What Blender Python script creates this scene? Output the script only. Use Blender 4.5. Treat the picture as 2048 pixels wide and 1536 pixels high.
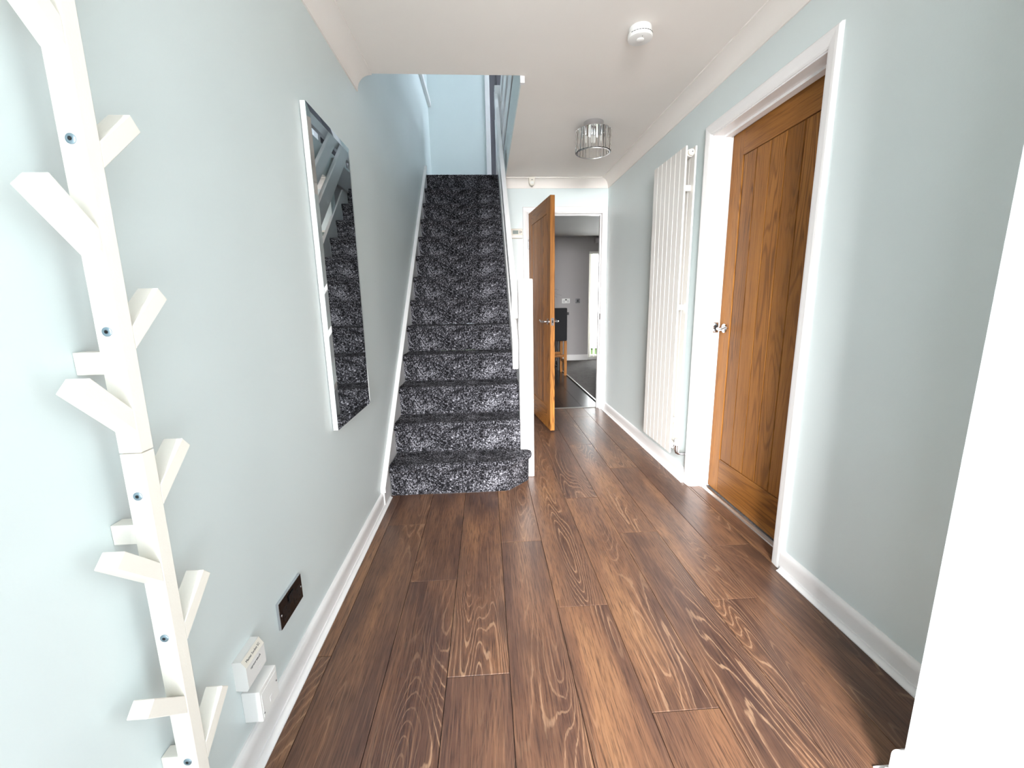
import bpy, bmesh, math, random
from mathutils import Vector, Matrix, noise as mnoise
sc = bpy.context.scene
for o in list(bpy.data.objects): bpy.data.objects.remove(o, do_unlink=True)
COL = sc.collection
PI = math.pi
R = math.radians

# ---------------------------------------------------------------- camera
F_PX, YAW, PITCH, ROLL, CAM_H = 842.58, .058588, -.19269, -.018689, 1.15245
cam = bpy.data.cameras.new('camera'); co = bpy.data.objects.new('camera', cam); COL.objects.link(co)
cam.sensor_fit = 'HORIZONTAL'; cam.sensor_width = 36; cam.lens = 36 * F_PX / 2048; cam.clip_start = .02; cam.clip_end = 200
_f = Vector((math.sin(YAW) * math.cos(PITCH), math.cos(YAW) * math.cos(PITCH), math.sin(PITCH)))
_r = Vector((math.cos(YAW), -math.sin(YAW), 0)); _u = _r.cross(_f)
_r2 = _r * math.cos(ROLL) + _u * math.sin(ROLL); _u2 = _u * math.cos(ROLL) - _r * math.sin(ROLL)
M = Matrix((_r2, _u2, -_f)).transposed().to_4x4(); M.translation = (0, 0, CAM_H)
co.matrix_world = M; sc.camera = co

# ---------------------------------------------------------------- world, daylight, exposure
w = bpy.data.worlds.new('world'); sc.world = w; w.use_nodes = True
bgn = w.node_tree.nodes['Background']; bgn.inputs[0].default_value = (.80, .90, 1, 1); bgn.inputs[1].default_value = .5

def area(name, loc, target, sx, sy, power, col):
    l = bpy.data.lights.new(name, 'AREA'); l.shape = 'RECTANGLE'; l.size = sx; l.size_y = sy; l.energy = power; l.color = col
    o = bpy.data.objects.new(name, l); COL.objects.link(o); o.location = loc
    o.rotation_euler = (Vector(target) - Vector(loc)).to_track_quat('-Z', 'Y').to_euler(); return o
area('daylight_front_door', (-.80, -6.0, 2.80), (0, 3, 1.20), 2.6, 3.6, 580, (1.0, 1.0, 1.0))      # open front door behind the camera
area('daylight_landing_window', (2.13, 4.85, 4.05), (-.6, 4.7, 3.0), 1.1, 1.0, 8, (.78, .88, 1.0))  # window on the landing
area('daylight_patio_window', (2.65, 8.75, 1.15), (2.3, 6.0, 1.0), 1.5, 2.0, 16, (.93, .97, 1.0))    # patio window of the far room

vs = sc.view_settings
vs.view_transform = 'Standard'; vs.look = 'None'; vs.gamma = 1; vs.use_curve_mapping = False; vs.exposure = 2.92

# ---------------------------------------------------------------- dimensions (metres)
XL, XR, H, YB = -.6296, 1.2434, 2.3144, 4.369     # left wall, right wall, ceiling, back wall of the hall
COVE = .083
Y0 = -.62                                         # front wall
YS, G, RISE = 2.4196, .2208, .1966                # first nosing, going, riser
ZL = 13 * RISE; YLAND = YS + 12 * G               # landing
WELLY, WELLX = 2.465, .230                        # edges of the stairwell opening
YLW = 5.78                                        # landing wall
ZT = 4.85                                         # upper ceiling
YFAR = 8.124                                      # far room wall
STX, STY = .961, .756                             # near wall stub

# ---------------------------------------------------------------- helpers
def srgb(r, g, b):
    f = lambda c: c / 12.92 if c <= .04045 else ((c + .055) / 1.055) ** 2.4
    return (f(r / 255), f(g / 255), f(b / 255), 1)

def mat_new(name, col, rough=.5, metal=0, spec=.5):
    m = bpy.data.materials.new(name); m.use_nodes = True
    p = m.node_tree.nodes['Principled BSDF']
    p.inputs['Base Color'].default_value = col; p.inputs['Roughness'].default_value = rough
    p.inputs['Metallic'].default_value = metal; p.inputs['Specular IOR Level'].default_value = spec
    return m

class NT:
    """tiny node helper"""
    def __init__(s, m): s.t = m.node_tree; s.p = s.t.nodes['Principled BSDF']; s.m = m
    def n(s, typ, **kw):
        x = s.t.nodes.new(typ)
        for k, v in kw.items(): setattr(x, k, v)
        return x
    def l(s, a, b): s.t.links.new(a, b)
    def val(s, sock, v):
        if hasattr(v, 'is_output'): s.l(v, sock)
        else: sock.default_value = v
    def math(s, op, a, b=None, c=None):
        x = s.n('ShaderNodeMath', operation=op)
        for i, v in enumerate((a, b, c)):
            if v is not None: s.val(x.inputs[i], v)
        return x.outputs[0]
    def noise(s, vec, scale, detail=3, rough=.5, dist=0):
        x = s.n('ShaderNodeTexNoise'); s.l(vec, x.inputs['Vector'])
        x.inputs['Scale'].default_value = scale; x.inputs['Detail'].default_value = detail
        x.inputs['Roughness'].default_value = rough; x.inputs['Distortion'].default_value = dist
        return x.outputs[0]
    def ramp(s, fac, *stops):
        x = s.n('ShaderNodeValToRGB'); e = x.color_ramp.elements
        while len(e) < len(stops): e.new(.5)
        for el, (p, c) in zip(e, stops): el.position = p; el.color = c if len(c) == 4 else (*c, 1)
        s.l(fac, x.inputs[0]); return x.outputs[0]
    def g(s, fac, a, b):
        x = s.n('ShaderNodeMapRange'); s.l(fac, x.inputs[0]); x.inputs[1].default_value = a; x.inputs[2].default_value = b
        return x.outputs[0]
    def mix(s, fac, a, b, mode='MIX'):
        x = s.n('ShaderNodeMix', data_type='RGBA', blend_type=mode)
        s.val(x.inputs[0], fac); s.val(x.inputs[6], a); s.val(x.inputs[7], b); return x.outputs[2]
    def bump(s, h, strength, dist=.01):
        x = s.n('ShaderNodeBump'); x.inputs['Strength'].default_value = strength; x.inputs['Distance'].default_value = dist
        s.l(h, x.inputs['Height']); s.l(x.outputs[0], s.p.inputs['Normal'])
    def coords(s, rnd=False, scale=(1, 1, 1), kind='Object'):
        tc = s.n('ShaderNodeTexCoord').outputs[kind]
        mp = s.n('ShaderNodeMapping'); mp.inputs['Scale'].default_value = scale; 
        if rnd:
            oi = s.n('ShaderNodeObjectInfo').outputs['Random']
            cx = s.n('ShaderNodeCombineXYZ'); s.l(s.math('MULTIPLY', oi, 37.0), cx.inputs[0]); s.l(s.math('MULTIPLY', oi, 91.0), cx.inputs[1]); s.l(s.math('MULTIPLY', oi, 13.0), cx.inputs[2])
            va = s.n('ShaderNodeVectorMath', operation='ADD'); s.l(tc, va.inputs[0]); s.l(cx.outputs[0], va.inputs[1]); tc = va.outputs[0]
        s.l(tc, mp.inputs[0]); return mp.outputs[0]

MT = {}
def paint(name, col, rough, bumpv=.12, scale=220):
    m = mat_new(name, col, rough); n = NT(m); c = n.coords(kind='Object')
    h = n.noise(c, scale, 3); n.bump(h, bumpv, .002)
    big = n.noise(c, 1.7, 2); n.l(n.mix(n.g(big, .35, .65), (col[0] * .97, col[1] * .97, col[2] * .97, 1), col), n.p.inputs['Base Color'])
    MT[name] = m; return m
paint('wall_paint', srgb(219, 229, 229), .42, .08, 130)
paint('ceiling_paint', srgb(246, 240, 234), .8, .10)
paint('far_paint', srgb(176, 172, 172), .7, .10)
paint('white_gloss', srgb(238, 236, 235), .28, .03, 60)
paint('rack_paint', srgb(243, 238, 228), .38, .10, 300)
paint('radiator_white', srgb(228, 225, 220), .3, .0)
paint('plastic_white', srgb(238, 237, 234), .4, .0)
MT['plastic_cream'] = mat_new('plastic_cream', srgb(228, 222, 210), .45)
MT['chrome'] = mat_new('chrome', (.62, .62, .64, 1), .08, 1)
MT['nickel'] = mat_new('nickel', (.62, .63, .66, 1), .18, 1)
MT['screw'] = mat_new('screw', srgb(150, 170, 182), .32, .9)
MT['black_nickel'] = mat_new('black_nickel', srgb(20, 15, 15), .10, .5)
MT['black_plastic'] = mat_new('black_plastic', srgb(10, 10, 11), .35)
MT['dark_print'] = mat_new('dark_print', srgb(70, 70, 74), .6)
MT['dark'] = mat_new('dark', srgb(26, 25, 26), .8)
MT['lcd'] = mat_new('lcd', srgb(120, 132, 126), .25)
MT['mirror'] = mat_new('mirror', (.60, .62, .62, 1), .012, 1)
MT['alu'] = mat_new('alu', (.60, .59, .57, 1), .32, 1)
MT['black_fabric'] = mat_new('black_fabric', srgb(24, 24, 27), .85)
MT['table_dark'] = mat_new('table_dark', srgb(34, 30, 30), .35)
MT['leaf_dark'] = mat_new('leaf_dark', srgb(46, 70, 40), .5)
MT['pot'] = mat_new('pot', srgb(60, 58, 60), .5)
MT['grey_door'] = mat_new('grey_door', srgb(92, 90, 96), .5)
paint('paving', srgb(206, 207, 206), .8)
MT['frosted'] = mat_new('frosted', srgb(236, 236, 232), .35)

g_ = mat_new('crystal', (.97, .97, .96, 1), .02); g_.node_tree.nodes['Principled BSDF'].inputs['Transmission Weight'].default_value = 1; g_.node_tree.nodes['Principled BSDF'].inputs['IOR'].default_value = 1.5; MT['crystal'] = g_
g_ = mat_new('pane_glass', (1, 1, 1, 1), .0); g_.node_tree.nodes['Principled BSDF'].inputs['Transmission Weight'].default_value = 1; g_.node_tree.nodes['Principled BSDF'].inputs['IOR'].default_value = 1.02; MT['pane_glass'] = g_

def mk_blind():
    m = mat_new('blind', srgb(248, 247, 240), .8); n = NT(m)
    tr = n.n('ShaderNodeBsdfTranslucent'); tr.inputs[0].default_value = srgb(250, 248, 240)
    mx = n.n('ShaderNodeMixShader'); mx.inputs[0].default_value = .6
    out = [x for x in n.t.nodes if x.type == 'OUTPUT_MATERIAL'][0]
    n.l(n.p.outputs[0], mx.inputs[1]); n.l(tr.outputs[0], mx.inputs[2]); n.l(mx.outputs[0], out.inputs[0]); MT['blind'] = m
mk_blind()

def mk_floor():
    m = mat_new('laminate', (.1, .05, .03, 1), .34, spec=.5); n = NT(m)
    rnd = n.n('ShaderNodeObjectInfo').outputs['Random']
    c = n.coords(True, (1, .13, 1))
    warp = n.noise(n.coords(True, (14, 3.2, 1)), 2.2, 3, .55)
    field = n.noise(c, 6.5, 1.2, .35, .35)
    f = n.math('ADD', field, n.math('MULTIPLY', warp, .030))
    rings01 = n.g(n.math('SINE', n.math('MULTIPLY', f, 190.0)), -1, 1)
    vis = n.g(n.noise(c, 5.2, 1.0), .46, .64)                       # figure only where the board was cut through the heart
    fine = n.noise(n.coords(True, (300, 13, 1)), 1.0, 3, .65)
    fine2 = n.noise(n.coords(True, (170, 4.2, 1)), 1.0, 2, .55)
    tone = n.noise(n.coords(True, (5.5, .8, 1)), 1.6, 2, .5, .3)
    t = n.math('ADD', n.math('MULTIPLY', n.g(tone, .3, .7), .70), n.math('MULTIPLY', rnd, .30))
    base = n.ramp(t, (.0, srgb(68, 48, 42)), (.35, srgb(89, 63, 50)), (.7, srgb(113, 80, 59)), (1, srgb(136, 99, 70)))
    dk = n.mix(n.math('MULTIPLY', n.g(fine, .46, .66), .72), base, srgb(42, 29, 26))
    dk = n.mix(n.math('MULTIPLY', n.g(fine2, .5, .75), .35), dk, srgb(142, 106, 80))
    dark_ring = n.math('MULTIPLY', n.math('MULTIPLY', n.g(rings01, .5, .05), vis), .38)
    dk = n.mix(dark_ring, dk, srgb(48, 33, 29))
    lite = n.math('MULTIPLY', n.math('MULTIPLY', n.g(rings01, .90, .99), vis), .50)
    lite = n.math('MULTIPLY', lite, n.g(fine, .30, .55))
    col = n.mix(lite, dk, srgb(178, 144, 114))
    knot = n.noise(n.coords(True, (1, .42, 1)), 8.5, 1, .4)
    col = n.mix(n.math('MULTIPLY', n.g(knot, .66, .80), .6), col, srgb(58, 42, 37))
    n.l(col, n.p.inputs['Base Color'])
    n.l(n.math('ADD', n.math('MULTIPLY', fine, .14), .25), n.p.inputs['Roughness'])
    n.bump(n.math('ADD', fine, n.math('MULTIPLY', rings01, .35)), .12, .0012)
    MT['laminate'] = m
mk_floor()

MT['laminate_dark'] = mat_new('laminate_dark', srgb(44, 38, 36), .22)
def mk_oak(name, ax, dark=1.0):
    """ax: 2 grain along z, 1 grain along y / 0 along x"""
    m = mat_new(name, (.3, .15, .05, 1), .45, spec=.25); n = NT(m)
    def sc_(a, b): v = [a, a, a]; v[ax] = b; return tuple(v)
    c = n.coords(True, sc_(1, .09))
    field = n.noise(c, 7.0, 2, .45, .6)
    rings = n.g(n.math('SINE', n.math('MULTIPLY', field, 120.0)), -1, 1)
    fine = n.noise(n.coords(True, sc_(260, 7)), 1.0, 3, .6)
    tone = n.noise(n.coords(True, sc_(3, .5)), 1.5, 2)
    q = lambda r, g, b: tuple([x * dark for x in srgb(r, g, b)[:3]] + [1])
    base = n.ramp(n.g(tone, .3, .7), (0, q(140, 89, 36)), (1, q(168, 112, 52)))
    vis = n.g(n.noise(c, 3.3, 1.5), .40, .6)
    col = n.mix(n.math('MULTIPLY', n.math('MULTIPLY', n.g(rings, .5, .0), vis), .75), base, q(84, 47, 15))
    col = n.mix(n.math('MULTIPLY', n.g(fine, .48, .70), .6), col, q(88, 50, 17))
    n.l(col, n.p.inputs['Base Color']); n.bump(fine, .08, .001); MT[name] = m
mk_oak('oak_v', 2); mk_oak('oak_h', 0); mk_oak('oak_leg', 2)

def mk_carpet(name, ramp, sc_=1.0):
    m = mat_new(name, (.05, .05, .05, 1), .95, spec=.15); n = NT(m)
    c = n.coords(False, (1, 1, 1))
    a = n.noise(c, 115 * sc_, 3, .66, .8); b = n.noise(c, 9, 3, .55); d = n.noise(c, 420 * sc_, 2)
    f = n.math('ADD', n.math('ADD', n.math('MULTIPLY', a, .72), n.math('MULTIPLY', b, .16)), n.math('MULTIPLY', d, .14))
    n.l(n.ramp(f, *ramp), n.p.inputs['Base Color'])
    n.bump(n.math('ADD', a, n.math('MULTIPLY', d, .5)), .9, .006); MT[name] = m
mk_carpet('stair_carpet', [(.41, srgb(5, 5, 6)), (.505, srgb(34, 33, 37)), (.565, srgb(98, 97, 103)), (.64, srgb(182, 181, 188))])
mk_carpet('far_carpet', [(.35, srgb(70, 66, 64)), (.65, srgb(128, 122, 118))])
def mk_green(name, c1, c2):
    m = mat_new(name, c1, .9); n = NT(m); f = n.noise(n.coords(), 22, 4); n.l(n.ramp(f, (.35, c1), (.65, c2)), n.p.inputs['Base Color']); n.bump(f, 1, .03); MT[name] = m
mk_green('hedge', srgb(52, 78, 40), srgb(120, 150, 84)); mk_green('lawn', srgb(96, 122, 70), srgb(150, 165, 110))

# ---- mesh building
def BM(): return bmesh.new()
def bx(bm, x0, x1, y0, y1, z0, z1, bev=0, seg=2):
    r = bmesh.ops.create_cube(bm, size=1)
    vs_ = r['verts']
    for v in vs_: v.co = ((x0 + x1) / 2 + v.co.x * (x1 - x0), (y0 + y1) / 2 + v.co.y * (y1 - y0), (z0 + z1) / 2 + v.co.z * (z1 - z0))
    if bev:
        es = set(e for v in vs_ for e in v.link_edges)
        bmesh.ops.bevel(bm, geom=list(es), offset=bev, segments=seg, profile=.5, affect='EDGES')
    return bm
def BX(*a, **k): return bx(BM(), *a, **k)
def lathe(bm, prof, centre, axis='Z', n=32):
    """prof: list of (radius, height along axis)"""
    cx, cy, cz = centre; rings = []
    for r, h in prof:
        ring = []
        for i in range(n):
            t = 2 * PI * i / n; a, b = r * math.cos(t), r * math.sin(t)
            p = {'Z': (cx + a, cy + b, cz + h), 'X': (cx + h, cy + a, cz + b), 'Y': (cx + b, cy + h, cz + a)}[axis]
            ring.append(bm.verts.new(p))
        rings.append(ring)
    for A, B in zip(rings, rings[1:]):
        for i in range(n):
            j = (i + 1) % n
            bm.faces.new((A[i], A[j], B[j], B[i]))
    bm.faces.new(list(reversed(rings[0]))); bm.faces.new(rings[-1])
    bmesh.ops.recalc_face_normals(bm, faces=bm.faces); return bm
def tube(bm, pts, rad, n=12):
    pts = [Vector(p) for p in pts]; rings = []; prev = None
    rad = rad if isinstance(rad, (list, tuple)) else [rad] * len(pts)
    for i, p in enumerate(pts):
        d = (pts[min(i + 1, len(pts) - 1)] - pts[max(i - 1, 0)]).normalized()
        if prev is None: u = d.orthogonal().normalized()
        else: u = (prev - d * prev.dot(d)).normalized()
        prev = u; v = d.cross(u)
        rings.append([bm.verts.new(p + (u * math.cos(2 * PI * k / n) + v * math.sin(2 * PI * k / n)) * rad[i]) for k in range(n)])
    for A, B in zip(rings, rings[1:]):
        for k in range(n): bm.faces.new((A[k], A[(k + 1) % n], B[(k + 1) % n], B[k]))
    bm.faces.new(list(reversed(rings[0]))); bm.faces.new(rings[-1])
    bmesh.ops.recalc_face_normals(bm, faces=bm.faces); return bm
def extrude(bm, prof, to3, a0, a1):
    """closed 2-D profile swept straight; to3(p, a) gives the 3-D point at position a (a may be shifted per end by callables)"""
    A = [bm.verts.new(to3(p, a0(p) if callable(a0) else a0)) for p in prof]
    B = [bm.verts.new(to3(p, a1(p) if callable(a1) else a1)) for p in prof]
    n = len(prof)
    for i in range(n): bm.faces.new((A[i], A[(i + 1) % n], B[(i + 1) % n], B[i]))
    bm.faces.new(list(reversed(A))); bm.faces.new(B)
    bmesh.ops.recalc_face_normals(bm, faces=bm.faces); return bm

def root_of(p):
    while p.parent: p = p.parent
    return p
def obj(name, bm, mat, parent=None, smooth=None, world=True, label=None):
    me = bpy.data.meshes.new(name)
    if parent is not None and world:
        off = root_of(parent).location
        for v in bm.verts: v.co -= off
    bm.to_mesh(me); bm.free()
    me.materials.append(MT[mat] if isinstance(mat, str) else mat)
    if smooth:
        for p in me.polygons: p.use_smooth = True
        me.set_sharp_from_angle(angle=R(smooth))
    o = bpy.data.objects.new(name, me); COL.objects.link(o)
    if parent is not None: o.parent = parent
    if label: o['label'] = label
    return o
def tag(o, label, cat, group=None):
    o['label'] = label; o['category'] = cat
    if group: o['group'] = group
    return o
def empty(name, loc=(0, 0, 0)):
    o = bpy.data.objects.new(name, None); o.empty_display_size = .05; COL.objects.link(o); o.location = loc; return o
def thing(name, label, cat, loc=(0, 0, 0), group=None): return tag(empty(name, loc), label, cat, group)
def struct(o, label=None):
    o['kind'] = 'structure'
    if label: o['label'] = label
    return o
def text_bm(s, size, mtx, ext=.0002):
    """flat print as a mesh; mtx maps text x/y/z to the world"""
    cu = bpy.data.curves.new('txt', 'FONT'); cu.body = s; cu.size = size; cu.extrude = ext; cu.align_x = 'CENTER'; cu.align_y = 'CENTER'; cu.resolution_u = 2
    o = bpy.data.objects.new('txt', cu); COL.objects.link(o)
    dg = bpy.context.evaluated_depsgraph_get(); me = bpy.data.meshes.new_from_object(o.evaluated_get(dg))
    bm = BM(); bm.from_mesh(me); bm.transform(mtx)
    bpy.data.objects.remove(o, do_unlink=True); bpy.data.curves.remove(cu); bpy.data.meshes.remove(me); return bm

# ================================================================= THE SHELL
# ---- floor: sub-floor slab with laminate boards
floor = struct(obj('floor', BX(XL - .1, 3.4, Y0, YFAR + .1, -.15, -.0125), 'dark'), 'brown oak laminate floor of the hall')
DY0, DY1, DZ = 1.622, 2.392, 2.004                    # opening of the side door (face of lining)
EDGES = [-.7475, -.55, -.3525, -.155, .0425, .24, .4375, .635, .8325, 1.03, 1.2275, 1.425]
PL = 1.332
PHASE = [1.247, 2.086, 1.610, 1.132, 1.873, 1.408, .970, 1.904, 1.396, 1.752, 1.10]
_cache = {}
def board(x0, x1, y0, y1, mat='laminate'):
    g = .0010
    x0 += g; x1 -= g; y0 += g; y1 -= g
    key = (round(x1 - x0, 4), round(y1 - y0, 4), mat)
    if key not in _cache:
        hx, hy = (x1 - x0) / 2, (y1 - y0) / 2; b_ = .0007
        bm = BM(); z0 = -.012
        A = [bm.verts.new((sx * hx, sy * hy, z0)) for sx, sy in ((-1, -1), (1, -1), (1, 1), (-1, 1))]
        B = [bm.verts.new((sx * hx, sy * hy, -b_)) for sx, sy in ((-1, -1), (1, -1), (1, 1), (-1, 1))]
        Cc = [bm.verts.new((sx * (hx - b_), sy * (hy - b_), 0)) for sx, sy in ((-1, -1), (1, -1), (1, 1), (-1, 1))]
        for P, Q in ((A, B), (B, Cc)):
            for i in range(4): bm.faces.new((P[i], P[(i + 1) % 4], Q[(i + 1) % 4], Q[i]))
        bm.faces.new(Cc); me = bpy.data.meshes.new('plank'); bm.to_mesh(me); bm.free(); me.materials.append(MT[mat]); _cache[key] = me
    o = bpy.data.objects.new('plank', _cache[key]); COL.objects.link(o); o.parent = floor; o.location = ((x0 + x1) / 2, (y0 + y1) / 2, 0)
def lay(col, ya, yb, xa, xb, mat='laminate'):
    x0, x1 = max(EDGES[col], xa), min(EDGES[col + 1], xb)
    if x1 - x0 < .01: return
    y = PHASE[col] - 6 * PL
    while y < yb:
        a, b = max(y, ya), min(y + PL, yb)
        if b - a > .02: board(x0, x1, a, b, mat)
        y += PL
for c in range(11):
    xm = (EDGES[c] + EDGES[c + 1]) / 2
    if EDGES[c + 1] <= .25:
        lay(c, Y0 + .02, 2.75, XL + .002, 2)                            # up to the stairs
    else:
        lay(c, Y0 + .02 if EDGES[c] < STX - .02 else STY + .002, YB + .055, -2, (STX if False else XR - .002))
    if .25 < xm < 1.25: lay(c, YB + .065, YFAR - .01, .36, 1.245, 'laminate_dark')          # far room, after the threshold bar
lay(9, DY0 + .001, DY1 - .001, XR - .0015, 9); lay(10, DY0 + .001, DY1 - .001, XR - .0015, XR + .068)
struct(obj('floor_carpet_side', BX(XR + .098, XR + .9, DY0 - .3, DY1 + .3, -.0124, .003), 'far_carpet'), 'carpet behind the closed oak door')
struct(obj('floor_carpet', BX(1.262, 3.3, YB + .34, YFAR - .005, -.0122, .004), 'far_carpet'), 'grey carpet of the far room')

# ---- left wall with a slim ledge above the stairs
def wall(name, bm, mat='wall_paint'): return struct(obj(name, bm, mat))
wall('wall_left', BX(XL - .1, XL, Y0, YLW + .12, -.012, ZT))
# right wall with its door opening
bm = BM()
XRo = XR + .145
bx(bm, XR, XRo, STY - .1, DY0 - .028, -.012, H + .01); bx(bm, XR, XRo, DY1 + .028, YB + .12, -.012, H + .01); bx(bm, XR, XRo, DY0 - .028, DY1 + .028, DZ + .028, H + .01)
wall('wall_right', bm)
wall('wall_front_right', BX(STX, XR + .145, Y0, STY, -.012, H + .01))
# front wall with the open front door
bm = BM()
bx(bm, XL - .1, -.39, Y0 - .12, Y0, -.012, H + .01); bx(bm, .76, STX + .3, Y0 - .12, Y0, -.012, H + .01); bx(bm, -.39, .76, Y0 - .12, Y0, 1.99, H + .01)
wall('wall_front', bm)
# back wall with door opening
BX0, BX1, BZ = .447, 1.190, 2.000
bm = BM()
bx(bm, WELLX + .002, BX0 - .028, YB, YB + .12, -.012, H); bx(bm, BX1 + .028, XR + .145, YB, YB + .12, -.012, H); bx(bm, BX0 - .028, BX1 + .028, YB, YB + .12, BZ + .028, H)
wall('wall_back', bm)
# ceiling / upper floor
bm = BM()
bx(bm, XL - .1, XRo, Y0 - .12, WELLY, H, ZL - .015); bx(bm, WELLX, XRo, WELLY, YB + .12, H, ZL - .015)
cl = struct(obj('ceiling', bm, 'ceiling_paint'))
obj('fascia', BX(WELLX - .006, WELLX, WELLY, YLAND, H + .001, ZL + .03), 'wall_paint', cl)
obj('edge_bead', BX(WELLX - .012, WELLX + .012, WELLY + .004, WELLY + .03, H - .032, H + .004, bev=.002), 'white_gloss', cl)
# far room shell
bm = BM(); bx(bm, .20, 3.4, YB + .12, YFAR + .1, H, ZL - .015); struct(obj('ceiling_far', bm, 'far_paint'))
WX0, WX1, WZ0, WZ1 = 1.975, 3.2, .03, 2.06
bm = BM(); bx(bm, -.1, WX0, YFAR, YFAR + .12, -.012, H); bx(bm, WX1, 3.4, YFAR, YFAR + .12, -.012, H); bx(bm, WX0, WX1, YFAR, YFAR + .12, WZ1, H); bx(bm, WX0, WX1, YFAR, YFAR + .12, -.012, WZ0)
wall('wall_far', bm, 'far_paint')
wall('wall_far_right', BX(3.3, 3.4, YB + .33, YFAR, -.012, H), 'far_paint')
wall('wall_far_near', BX(1.262, 3.4, YB + .12, YB + .33, -.012, H), 'far_paint')
wall('wall_stair', BX(WELLX + .004, .35, YB + .12, YFAR, -.012, H), 'far_paint')
struct(obj('baseboard_far', BX(.36, WX0 + .0, YFAR - .014, YFAR, 0, .115, bev=.004), 'white_gloss'))
struct(obj('baseboard_far_near', BX(1.247, 1.262, YB + .122, YB + .345, 0, .10, bev=.003), 'white_gloss'))
# upper storey round the stairwell
wall('wall_landing', BX(XL, .088, YLW, YLW + .12, ZL - .2, ZT))
bm = BM(); bx(bm, .80, 2.6, YLW, YLW + .12, ZL - .02, ZT); bx(bm, .088, .80, YLW, YLW + .12, ZL + 2.06, ZT)
wall('wall_landing_right', bm)
bm = BM(); WA, WB, WC, WD = 4.25, 5.45, 3.45, 4.60
bx(bm, 2.0, 2.1, WELLY - .12, WA, ZL - .02, ZT); bx(bm, 2.0, 2.1, WB, YLW + .12, ZL - .02, ZT); bx(bm, 2.0, 2.1, WA, WB, ZL - .02, WC); bx(bm, 2.0, 2.1, WA, WB, WD, ZT)
wall('wall_upper_right', bm)
wall('wall_upper_front', BX(XL, 2.6, WELLY - .12, WELLY - .004, ZL - .014, ZT))
struct(obj('ceiling_upper', BX(XL - .1, 2.7, WELLY - .12, YLW + 1.0, ZT, ZT + .1), 'ceiling_paint'))
bm = BM(); bx(bm, XL, WELLX, YLAND + .03, YLW, ZL - .2, ZL - .015); bx(bm, 1.40, 2.6, WELLY - .1, YLW, H, ZL - .015); struct(obj('floor_landing', bm, 'ceiling_paint'))
bm = BM(); bx(bm, WELLX, 2.6, WELLY, YLW + .9, ZL - .0149, ZL); struct(obj('floor_landing_carpet', bm, 'stair_carpet'))
# landing door opening: white casing, grey door standing back in the opening
d3 = struct(empty('door_3', (.088, YLW, ZL)))
bm = BM(); bx(bm, .070, .128, YLW - .016, YLW, ZL, ZL + 2.06, bev=.004); bx(bm, .770, .828, YLW - .016, YLW, ZL, ZL + 2.06, bev=.004); bx(bm, .128, .770, YLW - .016, YLW, ZL + 2.002, ZL + 2.06, bev=.004)
obj('architrave', bm, 'white_gloss', d3)
bm = BM(); bx(bm, .090, .122, YLW, YLW + .12, ZL, ZL + 2.03); bx(bm, .776, .80, YLW, YLW + .12, ZL, ZL + 2.03)
obj('lining', bm, 'white_gloss', d3)
bm = BX(.124, .774, YLW + .07, YLW + .11, ZL + .006, ZL + 2.03); 
lf = obj('leaf', bm, 'grey_door', d3)
for zz in ((ZL + .12, ZL + .85), (ZL + .98, ZL + 1.9)):
    for xx in ((.215, .43), (.47, .685)): obj('door_panel', BX(xx[0], xx[1], YLW + .062, YLW + .071, zz[0], zz[1], bev=.006), 'grey_door', lf)
struct(obj('trim_7', BX(XL, XL + .036, 4.25, YLW - .004, 3.520, 3.58, bev=.003), 'white_gloss'), 'slim white ledge high on the stair wall')
# landing window
wn = struct(empty('window_2', (2.0, (WA + WB) / 2, WC)))
bm = BM()
for a_, b_, c_, d_ in ((WA, WB, WC, WC + .06), (WA, WB, WD - .06, WD), (WA, WA + .06, WC + .06, WD - .06), (WB - .06, WB, WC + .06, WD - .06), (4.85 - .03, 4.85 + .03, WC + .06, WD - .06)): bx(bm, 2.02, 2.08, a_, b_, c_, d_)
obj('window_frame', bm, 'white_gloss', wn)
for a_, b_ in ((WA + .06, 4.82), (4.88, WB - .06)): obj('pane', BX(2.046, 2.052, a_, b_, WC + .06, WD - .06), 'pane_glass', wn)

# ---- plaster coving
def cove_prof(n=10):
    """(d from wall, z down from ceiling): concave cove with small quirks"""
    s, q = COVE, .007
    pts = [(0, 0), (s, 0), (s, q)]
    for i in range(n + 1):
        t = PI / 2 * i / n
        pts.append((s - .006 - (s - q - .006) * math.sin(t), s - .006 - (s - q - .006) * math.cos(t)))
    pts += [(q, s), (0, s)]
    return pts
CP = cove_prof()
bm = extrude(BM(), CP, lambda p, a: (XL + p[0], a, H - p[1]), Y0, WELLY); struct(obj('trim_1', bm, 'ceiling_paint', smooth=30), 'plaster coving along the left wall')
bm = extrude(BM(), CP, lambda p, a: (XR - p[0], a, H - p[1]), STY, lambda p: YB - p[0]); struct(obj('trim_2', bm, 'ceiling_paint', smooth=30), 'plaster coving along the right wall')
bm = extrude(BM(), CP, lambda p, a: (a, YB - p[0], H - p[1]), WELLX + .004, lambda p: XR - p[0]); struct(obj('trim_3', bm, 'ceiling_paint', smooth=30), 'plaster coving above the far door')

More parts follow.
